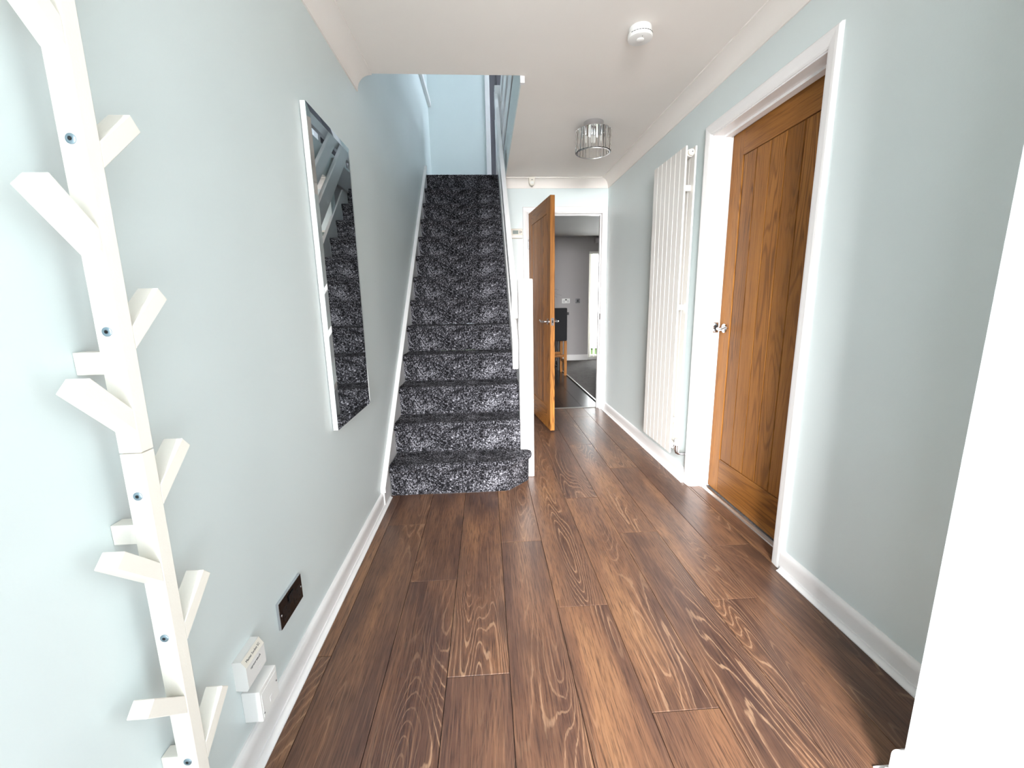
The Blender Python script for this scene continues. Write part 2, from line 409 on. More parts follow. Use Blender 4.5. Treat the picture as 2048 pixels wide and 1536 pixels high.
# ---- skirting boards with a scotia bead at the floor
SKH = .088
def skirt_prof():
    p = [(0, 0), (.015, 0), (.015, SKH - .024)]
    for i in range(7):
        t = PI / 2 * i / 6
        p.append((.015 - .010 * (1 - math.cos(t)), SKH - .024 + .022 * math.sin(t)))
    return p + [(.003, SKH), (0, SKH)]
def scot_prof():
    s = .0185; p = [(.015, .0), (.015 + s, 0), (.015 + s, .004)]
    for i in range(8):
        t = PI / 2 * i / 7
        p.append((.015 + s - (s - .004) * math.sin(t), s + .0 - (s - .004) * math.cos(t)))
    return p + [(.015, s)]
def skirting(name, runs, label):
    e = struct(empty(name, (0, 0, 0)), label)
    for to3, a0, a1, c0, c1 in runs:
        obj('skirting_board', extrude(BM(), skirt_prof(), to3, a0, a1), 'white_gloss', e, smooth=35)
        obj('scotia_bead', extrude(BM(), scot_prof(), to3, c0, c1), 'white_gloss', e, smooth=35)
    return e
lf3 = lambda p, a: (XL + p[0], a, p[1])
rt3 = lambda p, a: (XR - p[0], a, p[1])
st3 = lambda p, a: (STX - p[0], a, p[1])
sf3 = lambda p, a: (a, STY + p[0], p[1])
skirting('baseboard_left', [(lf3, Y0 + .005, 2.31, Y0 + .005, 2.42)], 'white skirting board along the left wall')
skirting('baseboard_right', [(rt3, STY + .04, 1.563, STY + .04, 1.548), (rt3, 2.450, YB - .001, 2.452, YB - .001)], 'white skirting board along the right wall')
skirting('baseboard_front', [(st3, Y0 + .005, lambda p: STY + p[0], Y0 + .005, lambda p: STY + p[0]), (sf3, lambda p: STX - p[0], XR - .04, lambda p: STX - p[0], XR - .04)], 'white skirting board around the near wall corner')

# ---- oak doors
def oak_leaf(name, parent, loc, rotz, W_, HT, T, boards=5, stile=.105, top=.125, bot=.205, face=-1):
    """leaf in local coords: x 0..W from the hinge, y 0..T thickness, z 0..HT"""
    core = obj(name, BX(.002, W_ - .002, .0165, T - .0165, .002, HT - .002), 'oak_v', parent, world=False)
    core.location = loc; core.rotation_euler = (0, 0, rotz)
    for a, b in ((0, stile), (W_ - stile, W_)): obj('stile', BX(a, b, 0, T, 0, HT, bev=.0015, seg=1), 'oak_v', core, world=False)
    for a, b in ((0, bot), (HT - top, HT)): obj('rail', BX(stile + .0003, W_ - stile - .0003, 0, T, a, b, bev=.0015, seg=1), 'oak_h', core, world=False)
    bw = (W_ - 2 * stile - .008) / boards
    for i in range(boards):
        a = stile + .004 + i * bw
        o_ = obj('panel_board', BX(a + .0030, a + bw - .0030, .0035, T - .0035, bot + .003, HT - top - .003, bev=.0008, seg=1), 'oak_v', core, world=False)
    return core
def lever(core, x, z, y, s, d):
    """rose and curved lever on the face y; s = outward sign, d = direction of lever along local x"""
    bm = lathe(BM(), [(.026, 0), (.026, s * .006), (.022, s * .009), (.012, s * .010)], (x, y, z), 'Y', 28); obj('rose', bm, 'chrome', core, 40, world=False)
    pts = [(x, y + s * .006, z), (x, y + s * .030, z), (x + d * .004, y + s * .043, z), (x + d * .018, y + s * .050, z), (x + d * .045, y + s * .051, z - .003), (x + d * .075, y + s * .050, z + .004), (x + d * .098, y + s * .049, z + .011), (x + d * .115, y + s * .049, z + .008)]
    obj('lever_handle', tube(BM(), pts, [.0095, .009, .009, .009, .0085, .008, .007, .005], 12), 'chrome', core, 60, world=False)
def arch_prof(): return [(0, 0), (0, .006), (.006, .011), (.016, .013), (.040, .0155), (.050, .015), (.056, .010), (.058, 0)]
AW = .058

# door_1: oak door in the right wall
d1 = struct(empty('door_1', (XR, (DY0 + DY1) / 2, 0)), 'closed oak boarded door beside the radiator')
RV = .006
A0, A1, AZ = DY0 - RV, DY1 + RV, DZ + RV
ap = arch_prof()
bm = BM(); extrude(bm, ap, lambda p, a: (XR - p[1], A0 - p[0], a), 0, lambda p: AZ + p[0]); obj('architrave', bm, 'white_gloss', d1)
bm = BM(); extrude(bm, ap, lambda p, a: (XR - p[1], A1 + p[0], a), 0, lambda p: AZ + p[0]); obj('architrave', bm, 'white_gloss', d1)
bm = BM(); extrude(bm, ap, lambda p, a: (XR - p[1], a, AZ + p[0]), lambda p: A0 - p[0], lambda p: A1 + p[0]); obj('architrave', bm, 'white_gloss', d1)
LX0, LX1 = XR - .001, XR + .146
FX = XR + .100                                                     # leaf face
bm = BX(LX0, LX1, DY0 - .0275, DY0, -.001, DZ); obj('lining', bm, 'white_gloss', d1)
bm = BX(LX0, LX1, DY1, DY1 + .0275, -.001, DZ); obj('lining', bm, 'white_gloss', d1)
bm = BX(LX0, LX1, DY0 - .0275, DY1 + .0275, DZ, DZ + .0275); obj('lining', bm, 'white_gloss', d1)
bm = BM(); bx(bm, FX - .040, FX - .004, DY0, DY0 + .011, 0, DZ); bx(bm, FX - .040, FX - .004, DY1 - .011, DY1, 0, DZ); bx(bm, FX - .040, FX - .004, DY0 + .011, DY1 - .011, DZ - .011, DZ)
obj('door_stop', bm, 'white_gloss', d1)
bm = extrude(BM(), [(0, .001), (.034, .001), (.030, .006), (.017, .009), (.004, .006)], lambda p, a: (XR + .066 + p[0], a, p[1]), DY0 + .012, DY1 - .012); obj('threshold_bar', bm, 'alu', d1)
LW1 = DY1 - DY0 - .006
leaf1 = oak_leaf('leaf', d1, (FX - XR, DY0 + .003 - (DY0 + DY1) / 2, .010), R(90 - .9), LW1, DZ - .014, .040)
leaf1.location = (FX - XR, DY0 + .003 - (DY0 + DY1) / 2, .010)
# hinge at near edge; local +x runs along +Y; local +y runs to -X, so face towards the hall is y = T: shift it back
for o_ in [leaf1]:
    o_.location.x = FX - XR + .040
lever(leaf1, LW1 - .056, .972, .040, 1, -1)
for zz in (.22, 1.0, 1.76): obj('hinge', tube(BM(), [(-.003, .042, zz - .04), (-.003, .042, zz + .04)], .005, 10), 'chrome', leaf1, 50, world=False)
obj('strike_plate', BX(FX - .030, FX - .001, DY1 - .0125, DY1 - .0105, .955, 1.015), 'chrome', d1)
obj('strike_slot', BX(FX - .022, FX - .010, DY1 - .0132, DY1 - .0122, .972, .998), 'dark', d1)

# door_2: oak door standing open in the back wall
d2 = struct(empty('door_2', ((BX0 + BX1) / 2, YB, 0)), 'oak boarded door standing open at the end of the hall')
C0, C1, CZ = BX0 - RV, BX1 + RV, BZ + RV
C1e = min(C1 + AW, XR - .0005) - C1
bm = BM(); extrude(bm, ap, lambda p, a: (C0 - p[0] * .85, YB - p[1], a), 0, lambda p: CZ + p[0]); obj('architrave', bm, 'white_gloss', d2)
bm = BM(); extrude(bm, ap, lambda p, a: (C1 + p[0] * C1e / AW, YB - p[1], a), 0, lambda p: CZ + p[0]); obj('architrave', bm, 'white_gloss', d2)
bm = BM(); extrude(bm, ap, lambda p, a: (a, YB - p[1], CZ + p[0]), lambda p: C0 - p[0] * .85, lambda p: C1 + p[0] * C1e / AW); obj('architrave', bm, 'white_gloss', d2)
obj('lining', BX(BX0 - .0275, BX0, YB - .001, YB + .121, -.001, BZ), 'white_gloss', d2)
obj('lining', BX(BX1, BX1 + .0275, YB - .001, YB + .121, -.001, BZ), 'white_gloss', d2)
obj('lining', BX(BX0 - .0275, BX1 + .0275, YB - .001, YB + .121, BZ, BZ + .0275), 'white_gloss', d2)
bm = BM(); bx(bm, BX0, BX0 + .011, YB + .046, YB + .082, 0, BZ); bx(bm, BX1 - .011, BX1, YB + .046, YB + .082, 0, BZ); bx(bm, BX0 + .011, BX1 - .011, YB + .046, YB + .082, BZ - .011, BZ)
obj('door_stop', bm, 'white_gloss', d2)
obj('threshold_bar', extrude(BM(), [(0, .0005), (.036, .0005), (.030, .006), (.018, .008), (.006, .006)], lambda p, a: (a, YB + .042 + p[0], p[1]), BX0 + .012, BX1 - .0115), 'alu', d2)
LW2 = .757
leaf2 = oak_leaf('leaf', d2, (BX0 + .004 - (BX0 + BX1) / 2, -.012, .010), R(-82.6), LW2, BZ - .014, .040)
# local +x from hinge towards the camera, local +y (thickness) towards +X: the hall face (y=0) looks to the stairs
lever(leaf2, LW2 - .056, .968, 0, -1, -1); lever(leaf2, LW2 - .056, .968, .040, 1, -1)
pl = obj('latch_plate', BX(LW2 - .0005, LW2 + .0015, .008, .032, .936, 1.000), 'nickel', leaf2, world=False)
lb_ = obj('latch_bolt', BX(LW2 + .0010, LW2 + .006, .0145, .0255, .958, .980, bev=.001), 'dark', leaf2, world=False)
for zz in (.945, .992): obj('plate_screw', lathe(BM(), [(.003, 0), (.003, .0008)], (LW2 + .0014, .020, zz), 'X', 10), 'dark', leaf2, world=False)
for zz in (.22, 1.70):
    obj('hinge', tube(BM(), [(-.002, -.004, zz - .045), (-.002, -.004, zz + .045)], .006, 10), 'nickel', leaf2, 50, world=False)
obj('strike_plate', BX(BX1 - .0022, BX1 - .0002, YB + .010, YB + .034, .955, 1.015), 'dark', d2)

# ---- far room: patio window, blind, strip
wn = struct(empty('window_1', ((WX0 + WX1) / 2, YFAR, WZ0)), 'full-height patio window of the far room')
bm = BM()
for a_, b_, c_, d_ in ((WX0, WX1, WZ0, WZ0 + .06), (WX0, WX1, WZ1 - .06, WZ1), (WX0, WX0 + .05, WZ0 + .06, WZ1 - .06), (WX1 - .05, WX1, WZ0 + .06, WZ1 - .06), (2.56, 2.62, WZ0 + .06, WZ1 - .06)): bx(bm, a_, b_, YFAR + .05, YFAR + .11, c_, d_)
obj('window_frame', bm, 'white_gloss', wn)
for a_, b_ in ((WX0 + .05, 2.56), (2.62, WX1 - .05)): obj('pane', BX(a_, b_, YFAR + .077, YFAR + .083, WZ0 + .06, WZ1 - .06), 'pane_glass', wn)
obj('sill', BX(WX0, WX1, YFAR - .02, YFAR + .05, WZ0 - .02, WZ0, bev=.003), 'white_gloss', wn)
struct(obj('trim_5', BX(1.244, 1.264, YB + .345, YFAR - .016, .0, .009, bev=.003), 'alu'), 'metal strip between laminate and carpet')
struct(obj('ground', BX(-4, 9, YFAR + .125, 22, -.25, -.10), 'lawn'), 'garden lawn outside the patio window')
struct(obj('ground_front', BX(-5, 5, -12, Y0 - .125, -.25, -.05), 'paving'), 'pale paving outside the front door')

# ================================================================= STAIRCASE
st = thing('staircase', 'straight staircase with dark flecked grey carpet, white newel post and plank balustrade', 'staircase', (-.2, YS, 0))
SXL, SXR = XL + .020, .219
def fuzz(co_, k=.0026):
    return Vector((mnoise.noise(co_ * 150), mnoise.noise(co_ * 150 + Vector((31, 7, 3))), mnoise.noise(co_ * 150 + Vector((3, 57, 11))))) * k
def step_prof(tread):
    """(y, z) from riser foot up over the round nosing and back over the tread; y=0 is the front of the nosing"""
    p = [(.024, 0)]; ov = .022; rr = .024; zt = RISE
    n = 16
    for i in range(1, n + 1): p.append((ov + .002 - .004 * i / n, (zt - 2 * rr - .006) * i / n))
    for i in range(1, 15):
        t = -PI / 2 + PI * i / 14
        p.append((rr - rr * math.cos(t), zt - rr + rr * math.sin(t)))
    m = max(4, int(tread / .011))
    for i in range(1, m + 1): p.append((rr + (tread - rr) * i / m, zt - .002 * math.sin(PI * i / m)))
    return p
def step_mesh(x0, x1, tread):
    bm = BM(); P = step_prof(tread); nx = 88; rows = []
    for y, z in P:
        row = []
        for i in range(nx + 1):
            x = x0 + (x1 - x0) * i / nx; c = Vector((x, y, z)); c += fuzz(c); c.x = min(max(c.x, x0), x1); row.append(bm.verts.new(c))
        rows.append(row)
    for A, B in zip(rows, rows[1:]):
        for i in range(nx): bm.faces.new((A[i], A[i + 1], B[i + 1], B[i]))
    bmesh.ops.recalc_face_normals(bm, faces=bm.faces)
    return bm
off = st.location
proto = None
for k in range(1, 12):
    if k == 1: pass
    elif proto is None:
        bm = step_mesh(SXL, SXR, G + .026); bmesh.ops.translate(bm, verts=bm.verts, vec=(-off.x, 0, 0))
        proto = obj('carpeted_step', bm, 'stair_carpet', st, 60, world=False); o_ = proto
    else:
        o_ = proto.copy(); COL.objects.link(o_); o_.parent = st
    if k == 1:
        bm = step_mesh(SXL, .2035, G + .026); bmesh.ops.translate(bm, verts=bm.verts, vec=(-off.x, 0, 0)); o_ = obj('carpeted_step', bm, 'stair_carpet', st, 60, world=False)
    o_.location = (0, YS + k * G - off.y, k * RISE)
bm = step_mesh(SXL, WELLX - .008, .05 + YLW - YLAND - .05); bmesh.ops.translate(bm, verts=bm.verts, vec=(0, YS + 12 * G, 12 * RISE))
obj('carpeted_step', bm, 'stair_carpet', st, 60)
# bottom step with its angled end wrapping the newel
def first_step():
    bm = BM()
    raw = [Vector((SXL, 2.4436)), Vector((.108, 2.4436)), Vector((.250, 2.590)), Vector((.250, 2.632))]
    # resample with rounded corners
    pts = []
    N = 112; L = [0]
    for a, b in zip(raw, raw[1:]): L.append(L[-1] + (b - a).length)
    def at(s):
        for i in range(3):
            if s <= L[i + 1] or i == 2:
                t = (s - L[i]) / (L[i + 1] - L[i]); return raw[i].lerp(raw[i + 1], t)
    def sm(s): return sum((at(min(max(s + d, 0), L[-1])) for d in (-.018, -.009, 0, .009, .018)), Vector((0, 0))) / 5
    P2 = [sm(L[-1] * i / N) for i in range(N + 1)]
    nr = []
    for i in range(N + 1):
        d = (P2[min(i + 1, N)] - P2[max(i - 1, 0)]).normalized(); nr.append(Vector((d.y, -d.x)))
    prof = step_prof(G + .026); rr = .024; nose_end = 1 + 16 + 14
    rows = []
    for j, (y, z) in enumerate(prof):
        row = []
        for i in range(N + 1):
            p, n_ = P2[i], nr[i]
            if j < nose_end: q = p + n_ * (.024 - y)
            else:
                t = (j - nose_end + 1) / (len(prof) - nose_end); q0 = p + n_ * (.024 - rr)
                bk = Vector((min(q0.x, .250), 2.666 if q0.x < .19 else 2.634)); q = q0.lerp(bk, t)
            c = Vector((q.x, q.y, z)); c += fuzz(c); c.z = max(c.z, .001); row.append(bm.verts.new(c))
        rows.append(row)
    for A, B in zip(rows, rows[1:]):
        for i in range(N): bm.faces.new((A[i], A[i + 1], B[i + 1], B[i]))
    bmesh.ops.recalc_face_normals(bm, faces=bm.faces); return bm
obj('carpeted_step', first_step(), 'stair_carpet', st, 60)
SL = RISE / G
pitch = lambda y: RISE + (y - YS) * SL
# wall string on the left: lower end drops to the floor
zls = lambda y: .372 + .902 * (y - 2.577)
prof = [(2.296, .0), (2.296, zls(2.296)), (5.10, zls(5.10)), (5.10, zls(5.10) - .42), (2.62, .0)]
def string_x(prof_, x0, x1): return extrude(BM(), prof_, lambda p, a: (a, p[0], p[1]), x0, x1)
obj('wall_string', string_x(prof, XL, SXL), 'white_gloss', st)
dz = .004
bead = [(2.292, zls(2.292) - .024), (2.292, zls(2.292) + .004), (5.104, zls(5.104) + .004), (5.104, zls(5.104) - .024)]
obj('string_moulding', string_x(bead, XL, SXL + .008), 'white_gloss', st)
# outer string and spandrel on the right
YN0, YN1 = 2.641, 2.730
NX0, NX1 = .205, .294
ps = lambda y, d: pitch(y) + d
obj('outer_string', string_x([(YN1, ps(YN1, .065)), (5.04, ps(5.04, .065)), (5.04, ps(5.04, -.235)), (YN1, ps(YN1, -.235))], SXR, .246), 'white_gloss', st)
obj('spandrel_panel', string_x([(YN1, .001), (YN1, ps(YN1, -.236)), (YB - .002, min(ps(YB, -.236), H)), (YB - .002, .001)], .226, .242), 'white_gloss', st)
nw = obj('newel_post', BX(NX0, NX1, YN0, YN1, .001, 1.289, bev=.005, seg=3), 'white_gloss', st, 40)
NT0, NT1 = YLAND + .03, YLAND + .125
obj('newel_post', BX(.168, .262, NT0, NT1, ZL - .30, ZL + .905, bev=.005, seg=3), 'white_gloss', st, 40)
# raking planks fixed to the stair side of the newels
PX0, PX1 = .164, .199
for d0, d1_ in ((.645, .795), (.325, .515)):
    ya, yb = 2.652, NT0 + .05
    bm = string_x([(ya, ps(ya, d0)), (ya, ps(ya, d1_)), (yb, ps(yb, d1_)), (yb, ps(yb, d0))], PX0, PX1 if d0 > .5 else PX1)
    es = [e for e in bm.edges]; bmesh.ops.bevel(bm, geom=es, offset=.003, segments=2, affect='EDGES')
    obj('handrail' if d0 > .5 else 'raking_plank', bm, 'white_gloss', st, 40)
# level planks guarding the landing side of the well
for z0, z1 in ((ZL + .12, ZL + .30), (ZL + .42, ZL + .60), (ZL + .74, ZL + .88)):
    obj('landing_plank', BX(WELLX - .002, WELLX + .032, WELLY + .004, NT0 - .002, z0, z1, bev=.003), 'white_gloss', st)
obj('landing_post', BX(WELLX + .034, WELLX + .100, WELLY + .004, WELLY + .070, ZL + .001, ZL + .90, bev=.004), 'white_gloss', st)
obj('landing_post', BX(WELLX + .034, WELLX + .100, NT0 - .09, NT0 - .02, ZL + .001, ZL + .90, bev=.004), 'white_gloss', st)

# ================================================================= THINGS
# ---- tree-shaped coat rack on the left wall
LEAN = .013
TX0, TX1, TY0, TY1 = -.5915, -.5575, .677, .7035
rk = thing('coat_rack', 'tall white wooden tree-shaped coat rack with slanting pegs on the left wall', 'coat rack', (XL, .69, .006))
def leaned(bm):
    for v in bm.verts: v.co.x += LEAN * (v.co.z - .9)
    return bm
obj('trunk', leaned(BX(TX0, TX1, TY0, TY1, .006, .9243, bev=.0015, seg=2)), 'rack_paint', rk)
obj('trunk', leaned(BX(TX0, TX1, TY0, TY1, .9257, 1.86, bev=.0015, seg=2)), 'rack_paint', rk)
def peg(side, zc, L=.103, ang=43, t=.0265):
    y0 = TY1 if side > 0 else TY0
    d = Vector((0, side * math.cos(R(ang)), math.sin(R(ang)))); n_ = Vector((0, -side * math.sin(R(ang)), math.cos(R(ang))))
    b0 = Vector((0, y0, zc)); bm = BM(); q = []
    for s in (-1, 1):
        p = b0 + n_ * (t / 2 * s); k = (y0 - p.y) / d.y; q.append(p + d * (k)) ; 
    tip = [b0 + d * L - n_ * t / 2, b0 + d * L + n_ * t / 2]
    pr = [q[0], tip[0], tip[1], q[1]]
    A = [bm.verts.new((TX0 + .0004, p.y, p.z)) for p in pr]; B = [bm.verts.new((TX1 - .0004, p.y, p.z)) for p in pr]
    for i in range(4): bm.faces.new((A[i], A[(i + 1) % 4], B[(i + 1) % 4], B[i]))
    bm.faces.new(A); bm.faces.new(B); bmesh.ops.recalc_face_normals(bm, faces=bm.faces)
    bmesh.ops.bevel(bm, geom=list(bm.edges), offset=.0012, segments=1, affect='EDGES')
    obj('peg', leaned(bm), 'rack_paint', rk)
for i in range(6): peg(-1, 1.516 - i * .268, .098, 45)
for i in range(6): peg(1, 1.640 - i * .2665)
for i in range(6):
    z = 1.6535 - i * .2672
    bm = lathe(BM(), [(.0072, 0), (.0072, -.0012), (.0056, -.0022), (.0030, -.0022), (.0024, -.0010)], (-.5745, TY0, z), 'Y', 20); bmesh.ops.reverse_faces(bm, faces=bm.faces) if False else None
    s_ = obj('screw_head', leaned(bm), 'screw', rk, 40)
    obj('screw_socket', leaned(lathe(BM(), [(.0026, -.0020), (.0026, -.00235)], (-.5745, TY0, z), 'Y', 6)), 'black_plastic', s_)
for z in (1.62, 1.071, .784, .312): obj('wall_spacer', leaned_spacer := BX(XL + .0005, TX0 + .002 + LEAN * (z - .9), TY0 + .0005, TY1 - .002, z - .0175, z + .0175, bev=.001), 'rack_paint', rk)

# ---- tall wall mirror
MY0, MY1, MZ0, MZ1 = 1.676, 2.158, .655, 1.858
MXF = XL + .026
mr = thing('wall_mirror', 'tall narrow wall mirror with silvery edges beside the stairs', 'mirror', (XL, (MY0 + MY1) / 2, MZ0))
obj('backing', BX(XL + .002, MXF - .005, MY0, MY1, MZ0, MZ1, bev=.001), 'white_gloss', mr, label='white backing edge')
bw = .026
obj('mirror_glass', BX(MXF - .005, MXF, MY0 + bw, MY1 - bw, MZ0 + bw, MZ1 - bw), 'mirror', mr)
def bev_strip(p0, p1, q1, q0):
    """p outer edge (low), q inner edge (high)"""
    bm = BM(); t = MXF - .0050
    v = [bm.verts.new((MXF - .0040, *p0)), bm.verts.new((MXF - .0040, *p1)), bm.verts.new((MXF, *q1)), bm.verts.new((MXF, *q0))]
    u = [bm.verts.new((t, *p)) for p in (p0, p1, q1, q0)]
    bm.faces.new(v); bm.faces.new(u)
    for i in range(4): bm.faces.new((v[i], v[(i + 1) % 4], u[(i + 1) % 4], u[i]))
    bmesh.ops.recalc_face_normals(bm, faces=bm.faces); obj('bevelled_border', bm, 'mirror', mr)
o0, o1, i0, i1 = (MY0, MY1), (MZ0, MZ1), (MY0 + bw, MY1 - bw), (MZ0 + bw, MZ1 - bw)
bev_strip((MY0, MZ0), (MY0, MZ1), (i0[0], i1[1]), (i0[0], i1[0])); bev_strip((MY1, MZ0), (MY1, MZ1), (i0[1], i1[1]), (i0[1], i1[0]))
bev_strip((MY0, MZ1), (MY1, MZ1), (i0[1], i1[1]), (i0[0], i1[1])); bev_strip((MY0, MZ0), (MY1, MZ0), (i0[1], i1[0]), (i0[0], i1[0]))

# ---- twin wall socket, black nickel
SY0, SY1, SZ0, SZ1 = 1.110, 1.256, .222, .308
sk = thing('wall_socket', 'black nickel double power socket low on the left wall', 'socket', (XL, (SY0 + SY1) / 2, SZ0))
obj('back_edge', BX(XL, XL + .0085, SY0, SY1, SZ0, SZ1, bev=.0012), 'nickel', sk)
obj('plate', BX(XL + .008, XL + .0095, SY0 + .0012, SY1 - .0012, SZ0 + .0012, SZ1 - .0012, bev=.0004, seg=1), 'black_nickel', sk)
for cy in (SY0 + .036, SY1 - .036):
    ins = obj('socket_insert', BX(XL + .0095, XL + .0103, cy - .022, cy + .022, SZ0 + .016, SZ0 + .056, bev=.0003, seg=1), 'black_plastic', sk)
    for dy, dz_, w_, h_ in ((0, .031, .004, .009), (-.011, .010, .0075, .004), (.011, .010, .0075, .004)):
        obj('pin_hole', BX(XL + .0101, XL + .0106, cy + dy - w_ / 2, cy + dy + w_ / 2, SZ0 + .016 + dz_ - h_ / 2, SZ0 + .016 + dz_ + h_ / 2), 'dark', ins)
ym = (SY0 + SY1) / 2
for cy in (ym - .009, ym + .009): obj('rocker_switch', BX(XL + .0095, XL + .0135, cy - .008, cy + .008, SZ1 - .040, SZ1 - .014, bev=.001), 'black_plastic', sk)
for cy in (SY0 + .0085, SY1 - .0085): obj('plate_screw', lathe(BM(), [(.0035, 0), (.0028, .0012)], (XL + .0095, cy, (SZ0 + SZ1) / 2), 'X', 16), 'nickel', sk)

# ---- telephone master socket and the box below it
ms = thing('master_socket', 'white telephone master socket box with printed label above a second box', 'telephone socket', (XL, .94, .24))
MTX = Matrix(((0, 0, 1, 0), (1, 0, 0, 0), (0, 1, 0, 0), (0, 0, 0, 1)))   # text x->Y, y->Z, normal->X
prof = [(0, .239), (.026, .236), (.031, .244), (.031, .300), (.020, .318), (0, .318)]
obj('housing', extrude(BM(), prof, lambda p, a: (XL + p[0], a, p[1]), .899, .981), 'plastic_white', ms)
obj('upper_lip', extrude(BM(), [(.0205, .3175), (.0316, .2995), (.0320, .3000), (.0209, .3185)], lambda p, a: (XL + p[0], a, p[1]), .900, .980), 'plastic_cream', ms, label='cream label strip')
tl = Vector((0, 1, 0)); tn = Vector((.018, 0, .011)).normalized(); tu = tn.cross(tl)
mm = Matrix((tl, tu, tn)).transposed().to_4x4(); mm.translation = (XL + .0268, .940, .3092)
obj('printed_label', text_bm('Master Socket 5C', .0083, mm), 'dark_print', ms)
mm = MTX.copy(); mm.translation = (XL + .0312, .938, .285); obj('printed_label', text_bm('openreach', .0105, mm), 'dark_print', ms)
obj('socket_port', BX(XL + .031, XL + .0318, .946, .957, .249, .259), 'white_gloss', ms)
lb = thing('junction_box', 'deeper white telephone junction box just above the skirting', 'junction box', (XL, .953, .13))
obj('housing', BX(XL, XL + .044, .912, .995, .131, .217, bev=.0015), 'plastic_white', lb)
obj('lid_line', BX(XL + .0435, XL + .0447, .918, .989, .137, .205, bev=.0004, seg=1), 'plastic_white', lb)
obj('cover_screw', lathe(BM(), [(.0022, 0), (.0022, .0006)], (XL + .0446, .987, .176), 'X', 12), 'dark_print', lb); obj('cover_screw', lathe(BM(), [(.0022, 0), (.0022, .0006)], (XL + .0446, .921, .148), 'X', 12), 'dark_print', lb)
obj('socket_port', BX(XL + .0445, XL + .0455, .950, .963, .150, .163), 'white_gloss', lb)

# ---- smoke alarm
sa = thing('smoke_alarm', 'round white smoke alarm with a test button on the ceiling', 'smoke alarm', (.711, 2.062, H))
obj('base', lathe(BM(), [(.048, -.0005), (.049, -.018), (.047, -.022)], (.711, 2.062, H), 'Z', 48), 'plastic_white', sa, 40)
obj('cover', lathe(BM(), [(.047, -.022), (.0525, -.025), (.0535, -.038), (.051, -.043), (.043, -.0455), (.002, -.0465)], (.711, 2.062, H), 'Z', 48), 'plastic_white', sa, 40)
obj('test_button', lathe(BM(), [(.0155, -.0455), (.0155, -.0495), (.0135, -.0513), (.002, -.052)], (.711, 2.058, H), 'Z', 32), 'plastic_white', sa, 40)
for k in range(10):
    t = -PI / 2 + (k - 4.5) * .22
    c_ = Vector((.711 + .0531 * math.cos(t), 2.062 + .0531 * math.sin(t), H - .0305)); bm = BX(-.0009, .0009, -.0044, .0044, -.0010, .0010)
    bm.transform(Matrix.Translation(c_) @ Matrix.Rotation(t, 4, 'Z')); obj('vent_slot', bm, 'dark_print', sa)
obj('indicator', lathe(BM(), [(.0016, -.0455), (.0016, -.0472)], (.711, 2.032, H), 'Z', 10), 'dark_print', sa)
# ---- crystal ceiling light
LC = Vector((.754, 3.04, 0)); lz0, lz1 = 2.124, 2.264
cl_ = thing('ceiling_light', 'round flush ceiling light with a ring of clear crystal bars and chrome base', 'ceiling light', (LC.x, LC.y, H))
obj('chrome_base', lathe(BM(), [(.064, 2.3138), (.066, 2.312), (.066, 2.268), (.060, 2.265)], (LC.x, LC.y, 0), 'Z', 48), 'chrome', cl_, 40)
def ring(z0, z1, r0, r1):
    bm = BM(); n = 48; V = [[bm.verts.new((LC.x + r * math.cos(2 * PI * i / n), LC.y + r * math.sin(2 * PI * i / n), z)) for i in range(n)] for r, z in ((r0, z0), (r1, z0), (r1, z1), (r0, z1))]
    for j in range(4):
        A, B = V[j], V[(j + 1) % 4]
        for i in range(n): bm.faces.new((A[i], A[(i + 1) % n], B[(i + 1) % n], B[i]))
    bmesh.ops.recalc_face_normals(bm, faces=bm.faces); return bm
obj('ring', ring(lz0 - .001, lz0 + .003, .106, .112), 'chrome', cl_, 40)
obj('top_plate', lathe(BM(), [(.108, lz1 - .004), (.108, lz1 + .002), (.06, lz1 + .003)], (LC.x, LC.y, 0), 'Z', 48), 'chrome', cl_, 40)
NB = 26; bme = None
for k in range(NB):
    t = 2 * PI * k / NB
    if bme is None:
        bm = BM(); w2, d2_ = .0128, .0075
        pr = [(-d2_ * .4, -w2), (d2_ * .4, -w2), (d2_, 0), (d2_ * .4, w2), (-d2_ * .4, w2)]
        extrude(bm, pr, lambda p, a: (p[0], p[1], a), lz0 + .004 - H, lz1 - .005 - H)
        bme = bpy.data.meshes.new('crystal_bar'); bm.to_mesh(bme); bm.free(); bme.materials.append(MT['crystal'])
    o_ = bpy.data.objects.new('crystal_bar', bme); COL.objects.link(o_); o_.parent = cl_
    o_.location = (.112 * math.cos(t), .112 * math.sin(t), 0); o_.rotation_euler = (0, 0, t)
for dx in (-.03, .03):
    obj('lamp_holder', lathe(BM(), [(.012, 2.262), (.012, 2.235), (.010, 2.232)], (LC.x + dx, LC.y, 0), 'Z', 20), 'chrome', cl_, 40)
    obj('bulb', lathe(BM(), [(.007, 2.232), (.010, 2.225), (.010, 2.196), (.006, 2.188), (.001, 2.185)], (LC.x + dx, LC.y, 0), 'Z', 20), 'frosted', cl_, 50)

